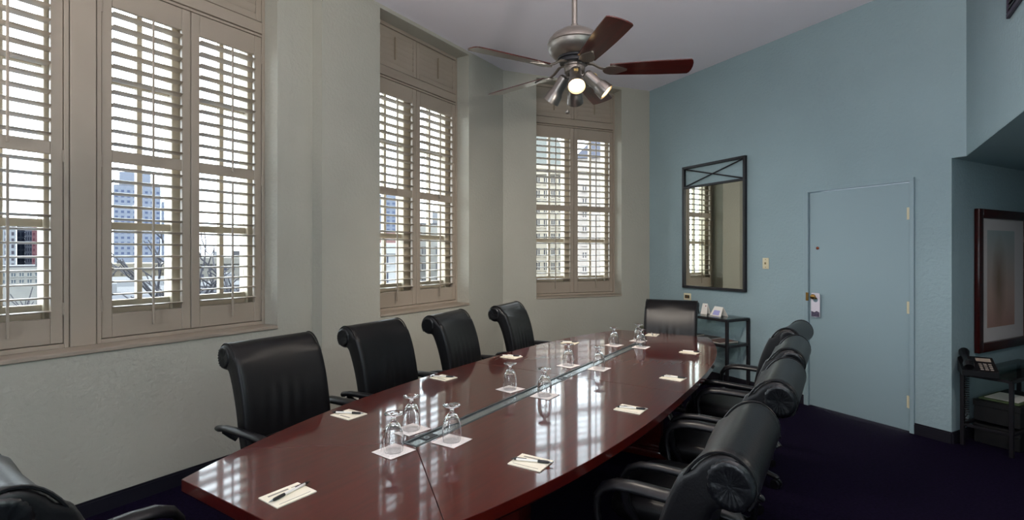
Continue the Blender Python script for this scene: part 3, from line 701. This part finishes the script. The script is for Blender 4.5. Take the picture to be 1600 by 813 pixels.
gi = [(.0008, .1010), (.008, .1000), (.0180, .0955), (.0280, .0810), (.0338, .061), (.0359, .040), (.0353, .020), (.0328, .0005)]
gm = MB().rings([[(r * math.cos(2 * math.pi * k / 32), r * math.sin(2 * math.pi * k / 32), z) for k in range(32)] for r, z in gp[::-1] + gi[::-1]][::-1]).mesh('goblet', m_glass, 60)
nm_ = MB().prism([(-.058, -.055), (.058, -.058), (.056, .058), (-.056, .056)], 0, .0012).mesh('napkin_sheet', m_napkin)
nr_ = MB().lathe([(.026, .0012), (.0275, .0018), (.029, .0012)], 32, cap=False).mesh('embossed_ring', m_napkin, 60)
glasses = [(-.098, .014, -4, 'nearest upturned goblet, at the near end of the cable trough'), (.109, -.096, -4, 'upturned goblet window side of the trough, second nearest'), (.100, .129, -4, 'upturned goblet door side of the trough, nearest'),
           (.862, -.097, -4, 'upturned goblet window side of the trough, by the second chair'), (.855, .121, -4, 'upturned goblet door side of the trough, by the second chair'),
           (1.558, -.095, -4, 'upturned goblet window side of the trough, past mid table'), (1.581, .111, -4, 'upturned goblet door side of the trough, past mid table'),
           (2.43, -.125, -4, 'upturned goblet window side of the trough, farthest'), (2.735, -.030, -4, 'farthest upturned goblet, at the far end of the cable trough'), (2.461, .085, -4, 'upturned goblet door side of the trough, farthest')]
for a, r, rz, lab in glasses:
    Mn = MT @ T(a, -r, TZ1 + .0015, R(rz + random.uniform(-6, 6)))
    g = thing('napkin', 'white napkin under the ' + lab.split(',')[0] + ',' + lab.split(',')[1], 'napkin', Mn, 'paper napkins under the goblets')
    put('sheet', nm_, g); put('embossed_ring', nr_, g)
    o = put('goblet', gm, None, Mn @ Matrix.Translation((0, 0, .0016))); tag(o, lab, 'glass', 'upturned water goblets')

# ================================================================== ceiling fan
FX, FY, FZ = .372, 3.025, 2.565
m_bulb = mat('lit_bulb', 'fff0d0', .4, emit=('ffdca0', 9.0))
m_shell = mat('lamp_shell', '8a827c', .34, metal=.9)
m_tagy = mat('foil_sticker', 'd9b978', .35, metal=.5)
fan = thing('ceiling_fan', 'pewter ceiling fan with five dark walnut blades and four spotlights', 'ceiling fan', Matrix.Translation((FX, FY, 0)))
part('downrod', MB().cyl((0, 0, 2.80), (0, 0, CEIL - .03), .016, n=16), m_pewter, fan)
part('ceiling_canopy', MB().lathe([(.02, CEIL - .075), (.05, CEIL - .06), (.07, CEIL - .02), (.072, CEIL)], 24), m_pewter, fan)
mh = part('motor_housing', MB().lathe([(.02, 2.840), (.026, 2.820), (.036, 2.812), (.060, 2.805), (.095, 2.793), (.130, 2.770), (.153, 2.743), (.160, 2.724), (.1605, 2.718), (.157, 2.714), (.1605, 2.710), (.158, 2.694), (.148, 2.672), (.128, 2.652), (.104, 2.640), (.02, 2.638)], 40), m_pewter, fan, 25)
part('vent_band', MB().lathe([(.100, 2.640), (.100, 2.628), (.03, 2.626)], 40), m_black, mh, 40)
part('flywheel', MB().lathe([(.088, 2.630), (.088, 2.606), (.02, 2.604)], 32), m_black, fan, 40)
part('switch_housing', MB().lathe([(.03, 2.612), (.062, 2.608), (.065, 2.60), (.065, 2.588), (.060, 2.585), (.062, 2.580), (.060, 2.553), (.050, 2.543), (.03, 2.540)], 32), m_pewter, fan, 30)
part('lamp_stem', MB().lathe([(.020, 2.545), (.020, 2.50), (.012, 2.485)], 20), m_pewter, fan, 30)
def blade_poly():
    pts = []
    for k in range(9): pts.append((.205 + .455 * k / 8, .052 + .018 * math.sin(k / 8 * math.pi * .55)))
    for k in range(1, 6):
        a = math.pi / 2 - k * math.pi / 6
        pts.append((.66 + .020 * math.cos(a), (.068 if a > 0 else .068) * math.sin(a)))
    return pts + [(x, -y) for x, y in pts[8::-1]]
bp_ = MB().prism(blade_poly(), -.003, .003); BL = bp_.mesh('blade', m_blade, 30)
iron = MB().tube([(.070, 0, .045), (.105, 0, .040), (.150, 0, .012), (.185, 0, .000)], [.014, .013, .012, .014], 10, flat=.55)
sp = [(.165 + .14 * k / 14, .036 * math.sin(math.pi * min(1, (k / 14) ** .7)) + .006) for k in range(15)]
iron.prism(sp + [(x, -y) for x, y in sp[::-1]], -.009, -.004)
IR = iron.mesh('blade_iron', m_pewter, 40)
for k in range(5):
    b = put('blade', BL, fan, Matrix.Translation((0, 0, FZ)) @ Matrix.Rotation(R(-6.5 + 72 * k), 4, 'Z') @ Matrix.Rotation(R(-13), 4, 'X'))
    put('blade_iron', IR, b)
def spot(yaw, tilt, z, watts):
    root = Matrix.Translation((0, 0, z)) @ Matrix.Rotation(R(yaw), 4, 'Z')
    h = Matrix.Translation((0.072, 0, 0)) @ Matrix.Rotation(R(180 - tilt), 4, 'Y')     # local +z along the beam
    H = root @ h
    lamp = part('spotlight', MB().lathe([(.004, -.016), (.022, -.013), (.032, -.004), (.035, .012), (.035, .080), (.038, .092), (.046, .104), (.050, .142), (.052, .158), (.048, .158), (.044, .125), (.004, .112)], 28), m_shell, fan, 30, H)
    part('bulb', MB().lathe([(.0008, .160), (.020, .158), (.036, .152), (.044, .142), (.042, .128), (.0008, .126)], 24), m_bulb, lamp, 60)
    part('sticker', MB().box(-.012, .012, -.0365, -.0345, .030, .050, Matrix.Rotation(R(-90), 4, 'Z')), m_tagy, lamp, None)
    part('lamp_arm', MB().cyl((.03, 0, -.004), (.078, 0, .012), .008, n=10).cyl((.078, 0, .012), (.078, 0, -.01), .010, n=10), m_shell, fan, 40, root)
    l = bpy.data.lights.new('spot_bulb', 'SPOT'); l.energy = watts; l.color = (1, .90, .78); l.spot_size = R(140); l.spot_blend = 1.0; l.shadow_soft_size = .04
    lo = bpy.data.objects.new('spot_bulb', l); COL.objects.link(lo); lo.parent = fan; lo.matrix_local = H @ Matrix.Translation((0, 0, .175)) @ Matrix.Rotation(R(180), 4, 'X')
spot(-93, 40, 2.535, 25); spot(-8, 47, 2.535, 25); spot(140, 40, 2.535, 18); spot(82, 50, 2.535, 125)
pc = part('pull_chain', MB().cyl((0, 0, 0), (0, 0, -.22), .0012, n=6), m_pewter, fan, 40, Matrix.Translation((-.045, -.02, 2.545)))
part('chain_ball', MB().lathe([(.0008, -.245), (.010, -.240), (.013, -.230), (.010, -.220), (.0008, -.216)], 16), m_pewter, pc, 60)

# ================================================================== unseen floor uplights, added as fill for ceiling and walls
for k, ((a, r), watts) in enumerate(FILL_UPLIGHTS):
    f = thing('added_floor_lamp', ('added unseen fill uplight by the right wall, beside the alcove', 'added unseen fill uplight by the nearest window', 'added unseen fill uplight against the right wall, farther back')[k], 'floor lamp', Matrix.Translation(tp(a, r)), 'added fill uplights')
    part('base', MB().lathe([(.02, .05), (.03, .035), (.14, .02), (.15, .0)][::-1], 28), m_pewter, f, 30)
    part('pole', MB().cyl((0, 0, .03), (0, 0, 1.76), .012, n=12), m_pewter, f)
    part('bowl_shade', MB().lathe([(.015, 1.74), (.06, 1.75), (.15, 1.80), (.20, 1.87), (.195, 1.87), (.145, 1.805), (.05, 1.76), (.01, 1.755)], 32), m_pewter, f, 40)
    l = bpy.data.lights.new('uplight', 'AREA'); l.shape = 'DISK'; l.size = .34; l.energy = watts; l.color = (1, .93, .86)
    lo = bpy.data.objects.new('uplight', l); COL.objects.link(lo); lo.parent = f; lo.matrix_local = Matrix.Translation((0, 0, 1.875)) @ Matrix.Rotation(R(180), 4, 'X')

# ================================================================== the city outside
def px(x, y, D): return Vector(((x - 800) / 795 * D, D, EYE + (397 - y) / 795 * D))
GZ = -24.0
OUT = .165          # city colours scaled darker to offset the overstrong sky light
struct('street_ground', MB().prism([(-900, -200), (400, -200), (400, 900), (-900, 900)], GZ - 1, GZ), mat('city_ground', '6c7076', .9, var=(.05, .3, 4)))
m_unit = mat('roof_unit_grey', 'b4b4ba', .7, mul=.165)
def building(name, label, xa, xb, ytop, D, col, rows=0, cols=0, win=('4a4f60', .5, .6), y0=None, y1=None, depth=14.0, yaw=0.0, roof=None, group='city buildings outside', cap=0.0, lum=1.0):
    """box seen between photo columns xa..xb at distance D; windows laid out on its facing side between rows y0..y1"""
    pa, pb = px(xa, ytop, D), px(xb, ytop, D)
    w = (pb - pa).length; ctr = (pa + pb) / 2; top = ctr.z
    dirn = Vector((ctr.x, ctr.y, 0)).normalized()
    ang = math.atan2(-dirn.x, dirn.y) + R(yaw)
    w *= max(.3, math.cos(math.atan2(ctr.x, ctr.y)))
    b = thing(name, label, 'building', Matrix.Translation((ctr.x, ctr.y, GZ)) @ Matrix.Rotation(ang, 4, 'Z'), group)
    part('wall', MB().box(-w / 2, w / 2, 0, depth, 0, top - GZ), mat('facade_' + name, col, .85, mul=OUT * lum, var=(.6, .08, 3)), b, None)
    part('roof_deck', MB().box(-w / 2 + .3, w / 2 - .3, .3, depth - .3, top - GZ, top - GZ + .25), mat('deck_' + name, '6d6a70', .9, mul=OUT), b, None)
    for q in range(int(w / 6)):
        cx = -w / 2 + 3 + q * 6 + random.uniform(-1.5, 1.5); part('chimney' if q % 2 else 'roof_unit', MB().bbox(cx - .6, cx + .6, 1.5, 3, top - GZ, top - GZ + random.uniform(.8, 2.0), .08, 1), bpy.data.materials['deck_' + name] if q % 3 else m_unit, b, None)
    if cap: part('cornice', MB().bbox(-w / 2 - .4, w / 2 + .4, -.5, depth + .4, top - GZ - cap, top - GZ + cap * .3, .1, 1), mat('cornice_' + name, col, .8, mul=OUT * lum), b, None)
    if roof: part('roof', MB().add([(-w / 2 - .2, -.2, top - GZ), (w / 2 + .2, -.2, top - GZ), (w / 2 + .2, depth + .2, top - GZ), (-w / 2 - .2, depth + .2, top - GZ), (-w / 2 + roof[1], roof[1], top - GZ + roof[2]), (w / 2 - roof[1], roof[1], top - GZ + roof[2]), (w / 2 - roof[1], depth - roof[1], top - GZ + roof[2]), (-w / 2 + roof[1], depth - roof[1], top - GZ + roof[2])], [(3, 2, 1, 0), (4, 5, 6, 7), (0, 1, 5, 4), (1, 2, 6, 5), (2, 3, 7, 6), (3, 0, 4, 7)]), mat('roof_' + name, roof[0], .8, mul=OUT), b, None)
    if rows:
        za = px(xa, y1, D).z - GZ; zb = px(xa, y0, D).z - GZ
        ph_, pw_ = (zb - za) / rows, w / cols
        ww, wh = pw_ * win[1], ph_ * win[2]
        me = MB().box(-ww / 2, ww / 2, -.02, .12, -wh / 2, wh / 2).mesh('window', mat('panes_' + name, win[0], .7, mul=OUT, spec=.08))
        fr = MB().box(-ww / 2 - .12, ww / 2 + .12, -.14, .02, -wh / 2 - .16, -wh / 2).box(-ww / 2 - .1, ww / 2 + .1, -.10, .02, wh / 2, wh / 2 + .12).box(-.06, .06, -.06, .0, -wh / 2, wh / 2).mesh('window_trim', mat('trim_' + name, col, .7, mul=OUT * lum))
        for i in range(rows):
            for j in range(cols):
                o = put('window', me, b, Matrix.Translation((-w / 2 + pw_ * (j + .5), 0, za + ph_ * (i + .5))))
                if D < 100: put('window_trim', fr, o)
    return b
# through the far-left shutter
building('office_block', 'white office block with window strips seen through the left-edge shutter', -40, 26, 348, 150, 'b9bcc4', 7, 6, ('6a6470', .4, .55), 350, 420)
building('glass_tower', 'dark blue glass block between the white block and a grey one', 26, 39, 350, 165, '2a3a5a', 7, 2, ('20294a', .7, .7), 352, 420)
building('grey_block', 'slim grey block beside the dark glass block', 39, 50, 351, 160, '8f93a8', 8, 3, ('4b506a', .5, .6), 352, 420)
building('brick_block', 'red brick block at the right of the left-edge view', 50, 74, 352, 155, '7a3a44', 8, 4, ('6a3040', .4, .5), 354, 420)
building('terrace_block', 'low pale terrace building below the left-edge blocks', -60, 140, 418, 85, 'c6c2bc', 2, 16, ('7d8894', .5, .5), 424, 445)
# through the nearest window
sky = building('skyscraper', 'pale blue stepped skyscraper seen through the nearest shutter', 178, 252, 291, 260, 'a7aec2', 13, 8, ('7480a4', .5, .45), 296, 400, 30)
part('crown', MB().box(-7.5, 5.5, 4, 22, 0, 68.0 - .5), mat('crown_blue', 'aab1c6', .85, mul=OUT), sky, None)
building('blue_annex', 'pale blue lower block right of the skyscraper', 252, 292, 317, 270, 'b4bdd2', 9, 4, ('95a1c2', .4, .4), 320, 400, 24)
building('beige_hall', 'long beige hall with a flat roof below the skyscraper', 120, 300, 414, 110, 'bcae98', 1, 14, ('8d8478', .3, .3), 422, 436, cap=1.0)
building('white_rowhouse', 'white row house with small dark windows beyond the nearest window', 100, 305, 441, 70, 'cfd0d6', 2, 14, ('4c5266', .32, .5), 443, 470, cap=.8)
building('stucco_house', 'low white stucco house with a ledge, lowest in the nearest window', 90, 300, 462, 55, 'd6d6de', 2, 12, ('4c5266', .3, .5), 464, 500, cap=.6)
building('cream_block', 'cream block with tall windows behind the bare tree', 300, 440, 405, 100, 'b7b0a6', 3, 12, ('6f7080', .4, .6), 412, 452, cap=1.0)
building('grey_rowhouse', 'grey row house low behind the bare tree', 305, 450, 448, 75, 'a9abb4', 2, 12, ('4c5266', .35, .5), 452, 480)
# through the middle window
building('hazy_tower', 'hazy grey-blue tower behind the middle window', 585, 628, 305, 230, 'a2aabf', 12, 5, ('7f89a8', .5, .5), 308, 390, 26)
building('classical_house', 'white classical house with arched bays beyond the middle window', 520, 650, 384, 52, 'd3d1cf', 2, 7, ('5b5f78', .34, .62), 390, 448, roof=('8c4f48', 1.2, 1.4), cap=.9, lum=1.5)
building('pale_warehouse', 'tall pale wall at the right of the middle window view', 652, 760, 352, 60, 'd4cfc6', 3, 5, ('8e8d95', .3, .5), 380, 450)
# through the farthest window
building('stone_hotel', 'ornate stone building with rows of tall windows beyond the farthest window', 800, 893, 262, 66, 'efdfc6', 8, 8, ('4a4f66', .40, .52), 270, 450, roof=('a3a59c', 2.2, 5.0), cap=1.0, lum=1.35)
building('plaster_tower', 'pinkish plaster tower close beyond the right shutter of the farthest window', 899, 1010, 246, 46, 'd8c8bc', 8, 4, ('5b5f70', .18, .40), 282, 452, roof=('5e6078', 1.6, 2.2), lum=1.5)
# bare street trees
def bare_tree(name, label, base, height, seed, levels=6):
    rn = random.Random(seed); t = thing(name, label, 'tree', Matrix.Translation(base), 'bare street trees')
    trunk = MB(); tw = MB()
    def grow(p, d, l, r, lv, mb):
        q = p + d * l; mid = p + d * l * .5 + Vector((rn.uniform(-1, 1), rn.uniform(-1, 1), 0)) * l * .06
        mb.tube([p, mid, q], [r, r * .88, r * .72], 5)
        if lv == 0: return
        for k in range(3 if lv > 2 else 2):
            nd = (d + Vector((rn.uniform(-1, 1), rn.uniform(-1, 1), rn.uniform(-.3, .5))) * .95).normalized()
            grow(q, nd, l * rn.uniform(.62, .82), r * .68, lv - 1, tw)
    grow(Vector((0, 0, 0)), Vector((.03, 0, 1)).normalized(), height * .30, height * .020, levels, trunk)
    k = height / max(v[2] for v in tw.v)
    for mb in (trunk, tw): mb.v = [(v[0] * k, v[1] * k, v[2] * k) for v in mb.v]
    bk = mat('bark_' + name, '5a5560', .9, mul=OUT)
    part('trunk', trunk, bk, t, 60); part('branches', tw, bk, t, 60)
bare_tree('bare_tree', 'big bare tree seen through the right shutter of the nearest window', px(352, 397, 30) + Vector((0, 0, GZ - EYE)), 27.4, 4, 7)
bare_tree('bare_tree', 'bare tree between the white houses and the big bare tree', px(268, 397, 48) + Vector((0, 0, GZ - EYE)), 24.2, 11)
bare_tree('bare_tree', 'leafless shrub-like tree low in the left-edge view', px(18, 397, 42) + Vector((0, 0, GZ - EYE)), 23.1, 21)
